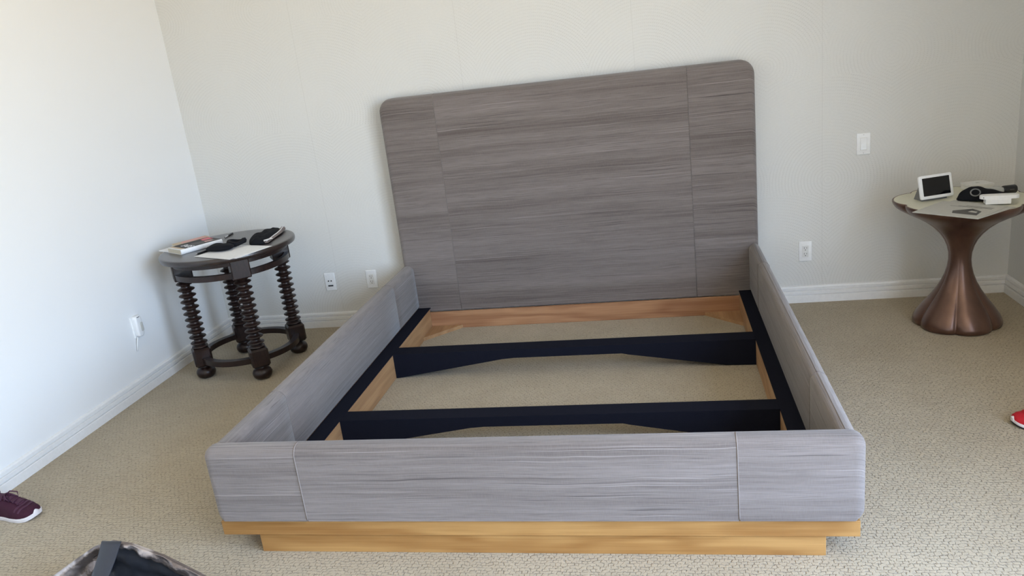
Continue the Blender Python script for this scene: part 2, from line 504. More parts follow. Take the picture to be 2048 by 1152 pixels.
def panel_outline(x0, x1, z0, z1, rl, rr, rb, seg=7):
    """counter-clockwise outline with inward unit offsets; rl/rr top corner radii (0 = seam side)"""
    o = []
    sl = 0.06 if rl == 0 else 1.0; sr = 0.06 if rr == 0 else 1.0
    def corner(cx, cz, r, a0, swx):
        for k in range(seg + 1):
            t = math.radians(a0 + 90 * k / seg)
            o.append((cx + r * math.cos(t), cz + r * math.sin(t), -math.cos(t), -math.sin(t)))
    # bottom right
    if rr: corner(x1 - rb, z0 + rb, rb, -90, 1)
    else: o.append((x1, z0, -sr, 1))
    if rr: corner(x1 - rr, z1 - rr, rr, 0, 1)
    else: o.append((x1, z1, -sr, -1))
    if rl: corner(x0 + rl, z1 - rl, rl, 90, 1)
    else: o.append((x0, z1, sl, -1))
    if rl: corner(x0 + rb, z0 + rb, rb, 180, 1)
    else: o.append((x0, z0, sl, 1))
    return o

def padded(x0, x1, z0, z1, yf, yb, rl, rr, rb, R, Rb=0.02, seg=6, flatbottom=False):
    bm = bmesh.new(); o = panel_outline(x0, x1, z0, z1, rl, rr, rb)
    def ring(ins, y):
        r = []
        for x, z, nx, nz in o:
            zz = z + nz * ins
            if flatbottom and z < z0 + rb + 1e-6 and nz > 0: zz = z + nz * min(ins, 0.004)
            r.append((x + nx * ins, y, zz))
        return r
    rings = []
    for k in range(seg + 1):
        t = PI / 2 * k / seg
        rings.append(ring(R * (1 - math.sin(t)), yf + R * (1 - math.cos(t))))
    for k in range(seg + 1):
        t = PI / 2 * (1 - k / seg)
        rings.append(ring(Rb * (1 - math.sin(t)), yb - Rb * (1 - math.cos(t))))
    # subdivide the front cap along z so that shading stays smooth
    rings_mesh(bm, rings)
    return bm

def seam_curve(x, z0, z1, yf, R, back=0.03):
    pts = [(x, yf - 0.0003, z0 + (z1 - R - z0) * k / 12) for k in range(13)]
    for k in range(1, 8):
        t = PI / 2 * k / 7
        pts.append((x, yf + R * (1 - math.cos(t)), z1 - R + R * math.sin(t)))
    pts.append((x, yf + R + back, z1))
    return pts

HZ0, HZ1 = 0.105, 1.372
HR = 0.032
for k, (x0, x1, rl, rr) in enumerate(((1.292, XS1 + 0.004, 0.075, 0), (XS1 + 0.004, XS2 - 0.002, 0, 0), (XS2 - 0.002, 3.338, 0, 0.075))):
    p = bpart('headboard_panel', padded(x0, x1, HZ0, HZ1, YH, -0.022, rl, rr, 0.02, HR, flatbottom=True), M_FX, None, 40)
    if k == 1:
        for xx in (x0, x1):
            bm = bmesh.new(); tube(bm, seam_curve(xx, HZ0 + 0.01, HZ1, YH, HR), 0.0016, 6)
            bpart('seam_piping', bm, M_PIPE if xx == x0 else M_FX, p, 180)
FZ0, FZ1 = 0.136, 0.411
FR = 0.034
for k, (x0, x1, rl, rr) in enumerate(((XL, XS1, 0.04, 0), (XS1, XS2, 0, 0), (XS2, XR + 0.006, 0, 0.04))):
    p = bpart('footboard_panel', padded(x0, x1, FZ0, FZ1, YF, -2.272, rl, rr, 0.03, FR, 0.03, flatbottom=True), M_FX, None, 40)
    if k == 1:
        for xx in (x0, x1):
            bm = bmesh.new(); tube(bm, seam_curve(xx, FZ0 + 0.010, FZ1, YF, FR, 0.01), 0.0022, 6)
            bpart('seam_piping', bm, M_PIPE, p, 180)

def rail(xo, xi, y0, y1):
    """upholstered rail between xo (outside) and xi (inside)"""
    bm = bmesh.new(); z0, z1 = 0.129, 0.399
    x0, x1 = min(xo, xi), max(xo, xi)
    R = 0.034
    pts = [(x1 - 0.012, z0), (x1, z0 + 0.015)]
    for k in range(8):
        t = PI / 2 * k / 7; pts.append((x1 - R + R * math.cos(t), z1 - R + R * math.sin(t)))
    for k in range(8):
        t = PI / 2 + PI / 2 * k / 7; pts.append((x0 + R + R * math.cos(t), z1 - R + R * math.sin(t)))
    pts += [(x0, z0 + 0.015), (x0 + 0.012, z0)]
    cx = (x0 + x1) / 2; cz = (z0 + z1) / 2
    def ring(y, s):
        r = []
        for x, z in pts:
            v = Vector((cx - x, 0, cz - z)).normalized() * s
            r.append((x + v.x, y, z + v.z))
        return r
    rings_mesh(bm, [ring(y0, 0.004), ring(y0 + 0.003, 0)] + [ring(y0 + 0.003 + (y1 - y0 - 0.006) * k / 6, 0) for k in range(1, 6)] + [ring(y1 - 0.003, 0), ring(y1, 0.004)])
    def seam(y):
        b2 = bmesh.new()
        tube(b2, [(x, y, z) for x, z in pts], 0.0018, 6)
        return b2
    return bm, seam
for xo, xi in ((1.281, 1.357), (3.342, 3.284)):
    cuts = [-2.272, -1.865, -0.51, YH]
    for k in range(3):
        bm, seam = rail(xo, xi, cuts[k], cuts[k + 1])
        p = bpart('side_rail_panel', bm, M_FY, None, 40)
        if k < 2:
            bpart('seam_piping', seam(cuts[k + 1]), M_PIPE, p, 180)

# oak band under the upholstery, plinth boards below it
BZ0, BZ1 = 0.0735, 0.127
PXL, PXR = 1.4075, 3.2477
def board(name, bm_args, mat, bev=0.0015, label=None):
    return bpart(name, nbox(*bm_args, bev=bev, seg=1), mat, None, None, label)
board('base_band', (1.281, 3.341, -2.325, -2.262, BZ0, BZ1), M_OAK, label='honey oak band under the footboard')
board('base_band', (1.281, 1.4265, -2.262, -0.150, BZ0, BZ1), M_OAKY)
board('base_band', (3.2247, 3.341, -2.262, -0.150, BZ0, BZ1), M_OAKY)
board('plinth_board', (PXL, PXR, -2.315, -2.285, 0, BZ0), M_OAK, label='oak plinth board on the carpet below the footboard')
board('plinth_board', (PXL, PXL + 0.019, -2.285, -0.150, 0, BZ0), M_OAKY)
board('plinth_board', (PXR - 0.023, PXR, -2.285, -0.150, 0, BZ0), M_OAKY)
board('head_board', (PXL, PXR, -0.150, -0.1305, 0.0, 0.1045), M_KNOT, label='knotty pine board at the foot of the headboard')
# black ledges that carried the mattress
board('mattress_ledge', (1.3500, 1.4275, -2.262, YH - 0.002, 0.127, 0.132), M_BLACK, label='black cloth-wrapped ledge along the rail')
board('mattress_ledge', (3.2235, 3.2910, -2.262, YH - 0.002, 0.127, 0.132), M_BLACK, label='black cloth-wrapped ledge along the rail')
# cross beams: haunched boards wrapped in black cloth
def beam(y0, y1, xa, xb):
    bm = bmesh.new(); x0, x1 = 1.427, 3.2245; zt = 0.132
    prof = [(x0, 0.001), (x0 + 0.01, 0.001), (xa, 0.083), (xa + 0.06, 0.087), (xb - 0.03, 0.087), (xb, 0.080), (x1 - 0.14, 0.006), (x1, 0.001), (x1, zt), (x0, zt)]
    rings_mesh(bm, [[(x, y0, z) for x, z in prof], [(x, y1, z) for x, z in prof]])
    return bm
bpart('cross_beam', beam(-0.872, -0.775, 2.00, 2.625), M_BLACK, label='black haunched cross beam nearer the headboard')
bpart('cross_beam', beam(-1.602, -1.515, 1.995, 2.655), M_BLACK, label='black haunched cross beam nearer the footboard')
# corner braces
for sgn, xa in ((1, 1.4265), (-1, 3.2247)):
    bm = bmesh.new()
    poly = [(xa, -0.1505), (xa + sgn * 0.19, -0.1505), (xa, -0.345)]
    rings_mesh(bm, [[(x, y, 0.0) for x, y in poly], [(x, y, 0.020) for x, y in poly]])
    bpart('corner_brace', bm, M_OAKY)

# ------------------------------------------------------------------ dark turned side table
TC = (0.474, -0.587)
st = thing('side_table', 'round dark wood side table with ring-turned legs in the corner', 'table', (TC[0], TC[1], 0))
TT = 0.715
bm = bmesh.new()
lathe(bm, [(0.30, TT - 0.031), (0.350, TT - 0.031), (0.357, TT - 0.028), (0.360, TT - 0.020), (0.360, TT - 0.009), (0.357, TT - 0.003), (0.352, TT - 0.0005), (0.345, TT)], 96)
obj('tabletop', bm, M_WALTOP, st, 35)
bm = bmesh.new(); annulus(bm, 0.272, 0.308, 0.656, TT - 0.031); obj('apron', bm, M_WALNUT, st, 35)
bm = bmesh.new(); annulus(bm, 0.284, 0.308, 0.588, 0.618); obj('upper_ring', bm, M_WALNUT, st, 35)
bm = bmesh.new(); annulus(bm, 0.238, 0.274, 0.098, 0.128); obj('lower_ring', bm, M_WALNUT, st, 35)
def leg_profile():
    p = [(0.030, 0.178), (0.040, 0.181), (0.043, 0.187), (0.040, 0.193), (0.030, 0.197)]
    z = 0.210; n = 10; pitch = (0.552 - 0.210) / n
    for k in range(n + 1):
        zc = z + k * pitch
        p += [(0.0245, zc - pitch * 0.40), (0.0285, zc - 0.0085), (0.038, zc - 0.0062), (0.0440, zc - 0.0028), (0.0455, zc), (0.0440, zc + 0.0028), (0.038, zc + 0.0062), (0.0285, zc + 0.0085), (0.0245, zc + pitch * 0.40)]
    p += [(0.034, 0.5685), (0.040, 0.572), (0.041, 0.575), (0.036, 0.578)]
    p2 = [p[0]]
    for q in p[1:]:
        if q[1] > p2[-1][1] + 1e-5: p2.append(q)
    return p2
leg_proto = None
for k in range(4):
    az = math.radians(-52 + 90 * k)
    cx, cy = 0.262 * math.cos(az), 0.262 * math.sin(az)
    mt = Matrix.Translation((cx, cy, 0)) @ Matrix.Rotation(az, 4, 'Z')
    if leg_proto is None:
        bm = bmesh.new(); lathe(bm, leg_profile(), 28)
        lg = obj('leg', bm, M_WALNUT, st, 50)
        bm = nbox(-0.049, 0.049, -0.049, 0.049, 0.577, TT - 0.0312, bev=0.006); ub = obj('upper_block', bm, M_WALNUT, lg)
        bm = nbox(-0.048, 0.048, -0.048, 0.048, 0.075, 0.179, bev=0.010, seg=1); lb = obj('lower_block', bm, M_WALNUT, lg)
        bm = bmesh.new(); lathe(bm, [(0.018, 0.0), (0.034, 0.003), (0.046, 0.012), (0.052, 0.026), (0.052, 0.038), (0.046, 0.052), (0.034, 0.062), (0.028, 0.066), (0.028, 0.076)], 28)
        ft = obj('foot', bm, M_WALNUT, lg, 60)
        leg_proto = (lg, [ub, lb, ft])
    else:
        lg = leg_proto[0].copy(); COL.objects.link(lg); lg.parent = st
        for s in leg_proto[1]:
            c = s.copy(); COL.objects.link(c); c.parent = lg
    lg.matrix_local = mt

# --- things on it
def sheet(bm, poly, z, th=0.0012):
    rings_mesh(bm, [[(x, y, z) for x, y in poly], [(x, y, z + th) for x, y in poly]])
    return bm
def rect(ox, oy, ang, l, w_):
    c, s = math.cos(ang), math.sin(ang)
    return [(ox, oy), (ox + l * c, oy + l * s), (ox + l * c - w_ * s, oy + l * s + w_ * c), (ox - w_ * s, oy + w_ * c)]

def text_mesh(body, size, mat, parent, mtx, name):
    cu = bpy.data.curves.new(name, 'FONT'); cu.body = body; cu.size = size; cu.extrude = 0.0002
    cu.align_x = 'CENTER'; cu.align_y = 'CENTER'; cu.offset = size * 0.012
    to = bpy.data.objects.new(name, cu); COL.objects.link(to)
    dg = bpy.context.evaluated_depsgraph_get(); dg.update()
    me = bpy.data.meshes.new_from_object(to.evaluated_get(dg)); me.name = name
    bpy.data.objects.remove(to); bpy.data.curves.remove(cu)
    me.transform(mtx); me.materials.clear(); me.materials.append(mat)
    o = bpy.data.objects.new(name, me); COL.objects.link(o); o.parent = parent
    return o

# magazines under the book
def magazine(name, label, ox, oy, ang, l, w_, z, th, cover):
    t_ = thing(name, label, 'magazine', (ox, oy, z), ang)
    bm = bmesh.new(); sheet(bm, [(0, 0), (l, 0), (l, w_), (0, w_)], 0, th * 0.9); obj('pages', bm, M_PAGE, t_)
    bm = bmesh.new(); sheet(bm, [(0, 0), (l, 0), (l, w_), (0, w_)], th * 0.9, th * 0.1); obj('cover', bm, cover, t_)
    return t_
mg = magazine('magazine', 'pale magazine under the white-spined book, its corner past the rim', 0.172, -0.684, math.radians(62), 0.235, 0.105, TT + 0.0002, 0.004, M_PAGE)
mg = thing('paperback', 'tan and pink paperback lying along the far side of the white-spined book', 'book', (0.196, -0.632, TT + 0.0045), math.radians(58.5))
obj('page_block', nbox(0.002, 0.198, 0.002, 0.062, 0.0012, 0.0208), M_PAGECR, mg)
bm = bmesh.new(); box(bm, 0, 0.200, 0, 0.064, 0, 0.0012); box(bm, 0, 0.200, 0, 0.064, 0.0208, 0.022); cv = obj('cover', bm, M_TANP, mg)
bm = bmesh.new(); sheet(bm, [(0.03, 0.004), (0.19, 0.004), (0.18, 0.058), (0.05, 0.052)], 0.0221, 0.0003); obj('cover_picture', bm, M_PINK, cv)

# book: near corner, long axis direction
BA = math.atan2(0.209, 0.126)
bk = thing('book', 'thick white-spined book with charcoal cover and red corner', 'book', (0.306, -0.768, TT + 0.0002), BA)
BL, BW, BH = 0.242, 0.155, 0.026
bm = nbox(0.002, BL - 0.002, 0.004, BW - 0.002, 0.0018, BH - 0.0018); obj('page_block', bm, M_PAGECR, bk)
bm = bmesh.new()
box(bm, 0, BL, 0.006, BW, 0, 0.0018); box(bm, 0, BL, 0.006, BW, BH - 0.0018, BH)
obj('cover', bm, M_PAGE, bk)
bm = bmesh.new(); pr = []
for k in range(9):
    t = -PI / 2 + PI * k / 8; pr.append((0.007 - 0.007 * math.cos(t), BH / 2 + BH / 2 * math.sin(t)))
rings_mesh(bm, [[(0, y, z) for y, z in pr], [(BL, y, z) for y, z in pr]]); obj('spine', bm, M_PAGE, bk, 40)
cp = obj('cover_print', sheet(bmesh.new(), [(0.030, 0.008), (BL - 0.001, 0.008), (BL - 0.001, BW - 0.001), (0.030, BW - 0.001)], BH + 0.0001, 0.0004), M_COVER, bk)
obj('tan_band', sheet(bmesh.new(), [(0.012, 0.030), (0.0298, 0.010), (0.0298, BW - 0.004), (0.012, BW - 0.004)], BH + 0.0001, 0.0004), M_TANP, bk)
obj('cover_picture', sheet(bmesh.new(), [(0.085, 0.030), (0.235, 0.012), (0.225, 0.080), (0.11, 0.105)], BH + 0.0005, 0.0002), M_COVER2, cp)
obj('red_patch', sheet(bmesh.new(), [(0.178, 0.095), (0.236, 0.085), (0.238, 0.150), (0.185, 0.140)], BH + 0.0005, 0.0003), M_RED, cp)
obj('pink_patch', sheet(bmesh.new(), [(0.165, 0.040), (0.210, 0.035), (0.208, 0.062), (0.17, 0.070)], BH + 0.0008, 0.0003), M_PINK, cp)
mtx = Matrix.Translation((0.068, 0.062, BH + 0.0009)) @ Matrix.Rotation(math.radians(-90), 4, 'Z') @ Matrix.Diagonal((0.72, 1.0, 1, 1))
text_mesh('ENDS', 0.054, M_PRINT, cp, mtx, 'cover_lettering')

# pens
def pen(label, x0, y0, x1, y1, z, grip):
    a = math.atan2(y1 - y0, x1 - x0); L = math.hypot(x1 - x0, y1 - y0)
    t_ = thing('pen', label, 'pen', (x0, y0, z), a, 'pens on the side table')
    r = 0.0045
    def cyl(xa, xb, ra, rb):
        b2 = bmesh.new()
        rings_mesh(b2, [[(xa, ra * math.cos(2 * PI * k / 12), r + ra * math.sin(2 * PI * k / 12)) for k in range(12)],
                        [(xb, rb * math.cos(2 * PI * k / 12), r + rb * math.sin(2 * PI * k / 12)) for k in range(12)]])
        return b2
    obj('tip', cyl(0, 0.012, 0.0008, 0.0036), M_CHROME, t_, 40)
    obj('barrel', cyl(0.012, L * 0.62, r * 0.95, r), M_INK, t_, 40)
    obj('upper_barrel', cyl(L * 0.62, L - 0.008, r, r * 0.95), grip, t_, 40)
    obj('clip', nbox(L * 0.68, L - 0.004, -0.0015, 0.0015, 2 * r, 2 * r + 0.0012), M_CHROME, t_)
    return t_
pen('black pen lying beside the white paper, point towards the rim', 0.408, -0.803, 0.440, -0.690, TT, M_INK)
pen('black and silver pen behind the white-spined book', 0.350, -0.300, 0.365, -0.430, TT, M_CHROME)

# white papers
pa = math.radians(-24)
P0 = rect(0.420, -0.838, pa, 0.300, 0.245)
t_ = obj('paper_sheet', sheet(bmesh.new(), rect(0.440, -0.838, math.radians(-20.5), 0.300, 0.240), TT + 0.0004, 0.0008), M_PAGE)
tag(t_, 'white paper sheet peeping out beneath another sheet under the eye mask', 'paper', 'papers on the side table')
t_ = obj('paper_sheet', sheet(bmesh.new(), P0, TT + 0.0016, 0.0008), M_PAGE)
tag(t_, 'white paper sheet under the black eye mask, corner overhanging the table', 'paper', 'papers on the side table')

# black eye mask: padded oval with a strap loop
def pillow(bm, L, Wd, Ht, power=2.4, seg=40, rows=7, wob=0.0, sd=0.0):
    rings = []
    for j in range(rows * 2 + 1):
        ph = -PI / 2 + PI * j / (rows * 2)
        ring = []
        for i in range(seg):
            t = 2 * PI * i / seg; c, s = math.cos(t), math.sin(t)
            rr = 1.0 / ((abs(c) ** power + abs(s) ** power) ** (1 / power))
            k = max(0.02, math.cos(ph) ** 0.55)
            x = L / 2 * rr * c * k; y = Wd / 2 * rr * s * k; z = Ht / 2 + Ht / 2 * math.sin(ph)
            if wob:
                n_ = mnoise.noise(Vector((x * 22 + sd, y * 22, z * 10))) * wob
                z = max(0, z + n_ * (0.5 + 0.5 * math.sin(ph))); x += n_ * 0.5; y += n_ * 0.6
            ring.append((x, y, z))
        rings.append(ring)
    rings_mesh(bm, rings); return bm
em = thing('eye_mask', 'black padded eye mask with its strap loop on the white paper', 'mask', (0.520, -0.738, TT + 0.0028), math.radians(-4))
bm = bmesh.new(); pillow(bm, 0.155, 0.098, 0.034, 2.2, wob=0.006, sd=3); obj('pad', bm, M_BLKFAB, em, 180)
bm = bmesh.new(); pts = []
for k in range(26):
    t = 2 * PI * k / 26
    pts.append((0.046 + 0.042 * math.cos(t), 0.085 + 0.036 * math.sin(t), 0.021 + 0.005 * math.sin(2 * t + 1)))
rings = []
for k in range(26):
    p = Vector(pts[k]); d = Vector((math.cos(2 * PI * k / 26), math.sin(2 * PI * k / 26), 0))
    hh = 0.011 + 0.002 * math.sin(3 * 2 * PI * k / 26)
    rings.append([p + d * 0.008 + Vector((0, 0, hh)), p + d * 0.013, p + d * 0.008 - Vector((0, 0, hh)), p - d * 0.008 - Vector((0, 0, hh)), p - d * 0.013, p - d * 0.008 + Vector((0, 0, hh))])
vr = rings_mesh(bm, rings, cap0=False, cap1=False)
for i in range(6): bm.faces.new((vr[-1][i], vr[-1][(i + 1) % 6], vr[0][(i + 1) % 6], vr[0][i]))
obj('strap', bm, M_BLKFAB, em, 50)

# black pouch with taupe lining edge and white tag
po = thing('fabric_pouch', 'black fabric pouch with taupe edge and white tag on dark table', 'pouch', (0.662, -0.495, TT + 0.0004), math.radians(101))
bm = bmesh.new(); rings = []
NS = 22
def pouch_sec(s):
    wd = 0.044 + 0.020 * math.sin(PI * min(1, s * 1.15)) ; ht = 0.020 + 0.018 * math.sin(PI * (0.15 + 0.8 * s))
    return wd, ht
for j in range(NS + 1):
    s = j / NS; x = -0.165 + 0.315 * s; wd, ht = pouch_sec(s)
    if s < 0.06: ht *= 0.75; wd *= 0.9
    if s > 0.93: ht *= 1 - (s - 0.93) * 7; wd *= 1 - (s - 0.93) * 5
    ring = []
    for i in range(25):
        a_ = PI * i / 24
        y = wd * math.cos(a_); z = ht * (math.sin(a_) ** 0.8) 
        f = mnoise.noise(Vector((x * 28, y * 36, 2.0))) * 0.011 * math.sin(a_)
        ring.append((x, y + f * 0.4 + 0.012 * math.sin(s * 5), max(0.0005, z + f)))
    rings.append(ring)
rings_mesh(bm, rings); obj('pouch_body', bm, M_BLKFAB, po, 180)
bm = bmesh.new(); rings = []
for j in range(NS + 1):
    s = j / NS; x = -0.165 + 0.320 * s; wd, ht = pouch_sec(s)
    yo = -wd - 0.001 + 0.012 * math.sin(s * 5)
    lift = 0.008 + 0.012 * s
    rings.append([(x, yo + 0.010, 0.003), (x, yo - 0.006 - 0.004 * math.sin(9 * s), 0.004), (x, yo - 0.012, lift * 0.6), (x, yo - 0.004, lift + 0.006), (x, yo + 0.008, lift + 0.004)])
rings_mesh(bm, rings); ln = obj('lining_edge', bm, M_TAN, po, 60, label='taupe turned-out lining edge')
bm = bmesh.new(); tube(bm, [(-0.165 + 0.320 * j / NS, -pouch_sec(j / NS)[0] - 0.004 + 0.012 * math.sin(5 * j / NS), 0.0135 + 0.012 * j / NS) for j in range(NS + 1)], 0.0022, 6)
obj('edge_binding', bm, M_PAGE, ln, 180)
bm = bmesh.new(); sheet(bm, [(-0.185, -0.040), (-0.130, -0.075), (-0.110, -0.058), (-0.150, -0.028)], 0, 0.001)
xform(bm, Matrix.Translation((0, 0, 0.0175)) @ Matrix.Rotation(math.radians(0), 4, 'X'))
obj('care_tag', bm, M_PAGE, po)

# ------------------------------------------------------------------ bronze pedestal table
RC = (4.240, -0.445); RT = 0.635
OFF = math.radians(-110)
rt = thing('pedestal_table', 'bronze petal-lobed pedestal table with cream inlaid top', 'table', (RC[0], RC[1], 0))
def lobef(amp):
    def f(r, z, t):
        c = abs(math.sin(3 * (t - OFF)))       # 0 in a crease
        return r * (1 - amp(z) * (1 - c ** 0.55))
    return f
def amp(z):
    k = abs(z - 0.33) / 0.31
    return 0.025 + 0.105 * min(1, k) ** 1.3
PROF = [(0.186, 0.0), (0.196, 0.006), (0.199, 0.016), (0.197, 0.030), (0.186, 0.055), (0.160, 0.095), (0.130, 0.135), (0.100, 0.180), (0.078, 0.222), (0.063, 0.262), (0.054, 0.300),
        (0.050, 0.335), (0.0515, 0.370), (0.060, 0.405), (0.074, 0.437), (0.094, 0.467), (0.124, 0.499), (0.160, 0.527), (0.200, 0.550), (0.240, 0.570), (0.272, 0.588), (0.292, 0.603), (0.302, 0.617), (0.306, 0.628), (0.305, 0.634), (0.302, 0.6355), (0.299, 0.6345), (0.298, 0.632)]
bm = bmesh.new(); lathe(bm, PROF, 240, fn=lobef(amp)); obj('table_body', bm, M_BRONZE, rt, 60)
bm = bmesh.new(); lathe(bm, [(0.2975, 0.6322), (0.2975, 0.6350)], 240, fn=lobef(lambda z: 0.13)); obj('top_inlay', bm, M_CREAM, rt, 30)
RZ = RT + 0.0003

# smart display
ds = thing('smart_display', 'white tabletop smart display with black screen tilted back', 'display', (4.118, -0.424, RZ), math.atan2(0.056, 0.162))
tilt = Matrix.Translation((0, -0.018, 0.010)) @ Matrix.Rotation(math.radians(-14), 4, 'X')
# body lies in the x-z plane after the tilt
def xzprism(w_, h_, r, d0, d1, bev, z0):
    b2 = bmesh.new(); prism(b2, rounded_rect(w_, h_, r, 5), 0, d1 - d0, bev)
    # local z -> -y (towards the room), local y -> z
    xform(b2, Matrix(((1, 0, 0, 0), (0, 0, -1, -d0), (0, 1, 0, z0), (0, 0, 0, 1))))
    return b2
hb = obj('housing', xform(xzprism(0.172, 0.114, 0.010, 0.0, 0.010, 0.003, 0.057), tilt), M_PLASTIC, ds, 35)
obj('screen', xform(xzprism(0.142, 0.086, 0.002, 0.0098, 0.0104, 0.0, 0.058), tilt), M_GLASSBLK, hb)
bm = bmesh.new(); rings = []
for k in range(9):
    s = k / 8; ww = 0.066 - 0.006 * s
    rings.append([(x, y, z) for x, y, z in ((-ww, -0.004 + 0.010 * s, 0.0), (ww, -0.004 + 0.010 * s, 0), (ww * 0.9, 0.066 - 0.035 * s, 0), (-ww * 0.9, 0.066 - 0.035 * s, 0))])
    rings[-1] = [(x, y, 0.085 * s) for x, y, z in rings[-1]]
rings_mesh(bm, rings); obj('speaker_base', bm, M_GREYFAB, ds, 40)

# newspapers
def news(label, corner, a, l, w_, z, pic):
    t_ = thing('newspaper', label, 'newspaper', (corner[0], corner[1], z), a, 'newspapers on the pedestal table')
    obj('pages', sheet(bmesh.new(), [(0, 0), (l, 0), (l, w_), (0, w_)], 0, 0.0022), M_NEWS, t_)
    if pic:
        p_ = obj('photo_print', sheet(bmesh.new(), [(0.055, 0.030), (0.13, 0.045), (0.165, 0.10), (0.10, 0.155), (0.055, 0.135)], 0.0022, 0.0003), M_COVER2, t_)
        obj('photo_highlight', sheet(bmesh.new(), [(0.095, 0.052), (0.118, 0.056), (0.125, 0.085), (0.102, 0.09)], 0.0025, 0.0003), M_NEWS, p_)
        for k in range(3):
            obj('headline_bar', sheet(bmesh.new(), [(0.185 + 0.012 * k, 0.03), (0.189 + 0.012 * k, 0.03), (0.189 + 0.012 * k, 0.21 - 0.03 * k), (0.185 + 0.012 * k, 0.21 - 0.03 * k)], 0.0022, 0.0002), M_COVER2, t_)
    return t_
news('lower grey newspaper showing only its margins on the cream top', (4.152, -0.868), math.radians(38), 0.27, 0.285, RZ, False)
news('grey newspaper with a dark photo, corner overhanging the bronze table', (4.146, -0.876), math.radians(44), 0.265, 0.285, RZ + 0.0026, True)
NZ = RZ + 0.0052

# white charger dock
wc = thing('charger_dock', 'small white plastic charger dock with rounded slab top', 'charger', (4.322, -0.622, NZ), math.radians(-9))
bm = nbox(-0.052, 0.050, -0.022, 0.026, 0, 0.024, bev=0.003); obj('dock_base', bm, M_PLASTIC, wc)
bm = bmesh.new(); prism(bm, rounded_rect(0.156, 0.050, 0.024, 8), 0.0, 0.016, 0.005); xform(bm, Matrix.Translation((0.006, 0.006, 0.0241)))
sl = obj('slab', bm, M_PLASTIC, wc, 40)
bm = bmesh.new(); box(bm, -0.062, -0.059, -0.0185, -0.0175, 0.030, 0.034); obj('indicator', bm, M_SLOT, sl)

# black cloth bag with a grey ring
cb = thing('cloth_bag', 'black cloth bag with a grey ring, behind the white charger dock', 'bag', (4.300, -0.515, NZ), math.radians(-6))
bm = bmesh.new(); rings = []
for j in range(25):
    s = j / 24; x = -0.105 + 0.235 * s
    wd = 0.006 + 0.045 * math.sin(PI * min(1, 0.04 + s * 1.0)) ** 0.8; ht = 0.005 + 0.052 * max(0, math.sin(PI * s ** 0.62)) ** 0.9
    ring = []
    for i in range(21):
        a_ = PI * i / 20; y = wd * math.cos(a_); z = ht * math.sin(a_) ** 0.9
        f = mnoise.noise(Vector((x * 26, y * 30, 7.0))) * 0.010 * math.sin(a_)
        ring.append((x, y + 0.012 * (1 - s), max(0.0004, z + f)))
    rings.append(ring)
rings_mesh(bm, rings); bb = obj('bag_body', bm, M_BLKFAB, cb, 180)
bm = bmesh.new(); tube(bm, [(-0.040 + 0.020 * math.cos(2 * PI * k / 20), -0.030 + 0.006 * math.sin(2 * PI * k / 20), 0.040 + 0.015 * math.sin(2 * PI * k / 20)) for k in range(20)], 0.0030, 8, closed=True)
obj('ring', bm, M_GREYFAB, cb, 180)

# smoky bottle with black cap, lying
bo = thing('bottle', 'smoky plastic bottle with black cap lying behind the black bag', 'bottle', (4.400, -0.425, RZ), math.radians(10))
def lie(prof, seg=24):
    b2 = bmesh.new(); rmax = 0.021
    rings_mesh(b2, [[(x, r * math.cos(2 * PI * k / seg), rmax + r * math.sin(2 * PI * k / seg)) for k in range(seg)] for x, r in prof])
    return b2
obj('bottle_body', lie([(-0.105, 0.016), (-0.100, 0.0195), (-0.02, 0.021), (0.005, 0.020), (0.014, 0.015), (0.020, 0.013)]), M_SMOKE, bo, 40)
cpb = obj('cap', lie([(0.0202, 0.018), (0.024, 0.020), (0.076, 0.0205), (0.080, 0.018)]), M_INK, bo, 40)
obj('cap_mark', nbox(0.042, 0.062, -0.0222, -0.0204, 0.021, 0.025), M_COVER2, cpb)

# white box at the back
wb = thing('white_box', 'flat white box at the back of the cream tabletop', 'box', (4.366, -0.262, RZ), math.radians(12))
bm = nbox(-0.055, 0.055, -0.045, 0.045, 0, 0.020, bev=0.002); b_ = obj('box_base', bm, M_PLASTIC2, wb)
bm = nbox(-0.057, 0.057, -0.047, 0.047, 0.0202, 0.032, bev=0.002); l_ = obj('box_lid', bm, M_PLASTIC2, wb)
obj('box_mark', sheet(bmesh.new(), [(-0.010, -0.008), (0.010, -0.008), (0.006, 0.006), (-0.006, 0.006)], 0.0321, 0.0002), M_NEWS, l_)

# ------------------------------------------------------------------ wall plates
def plate(name, label, cat, x, z, group=None):
    """plate on the back wall, local origin at its centre on the wall"""
    t_ = thing(name, label, cat, (x, 0, z), 0, group)
    b2 = bmesh.new(); prism(b2, rounded_rect(0.070, 0.114, 0.004, 3), 0, 0.006, 0.003)
    xform(b2, Matrix(((1, 0, 0, 0), (0, 0, -1, -0.0002), (0, 1, 0, 0), (0, 0, 0, 1))))
    return t_, obj('cover_plate', b2, M_PLASTIC, t_, 40)
def outlet(label, x, z):
    t_, p = plate('wall_outlet', label, 'outlet', x, z, 'wall outlets on the wallpapered wall')
    rc = obj('receptacle', nbox(-0.0165, 0.0165, -0.0085, -0.0055, -0.033, 0.033, bev=0.001, seg=1), M_PLASTIC2, t_)
    for s in (-1, 1):
        zc = 0.0165 * s
        for xx, hh in ((-0.0062, 0.0045), (0.0062, 0.0036)):
            obj('slot', nbox(xx - 0.001, xx + 0.001, -0.0090, -0.0084, zc + 0.004 - hh, zc + 0.004 + hh), M_SLOT, rc)
        b2 = bmesh.new(); rings_mesh(b2, [[(0.0026 * math.cos(2 * PI * k / 12), y, zc - 0.0075 + 0.0026 * math.sin(2 * PI * k / 12)) for k in range(12)] for y in (-0.0092, -0.0084)])
        obj('slot', b2, M_SLOT, rc)
    return t_
outlet('white wall outlet to the right of the bed, left of bronze table', 3.601, 0.298)
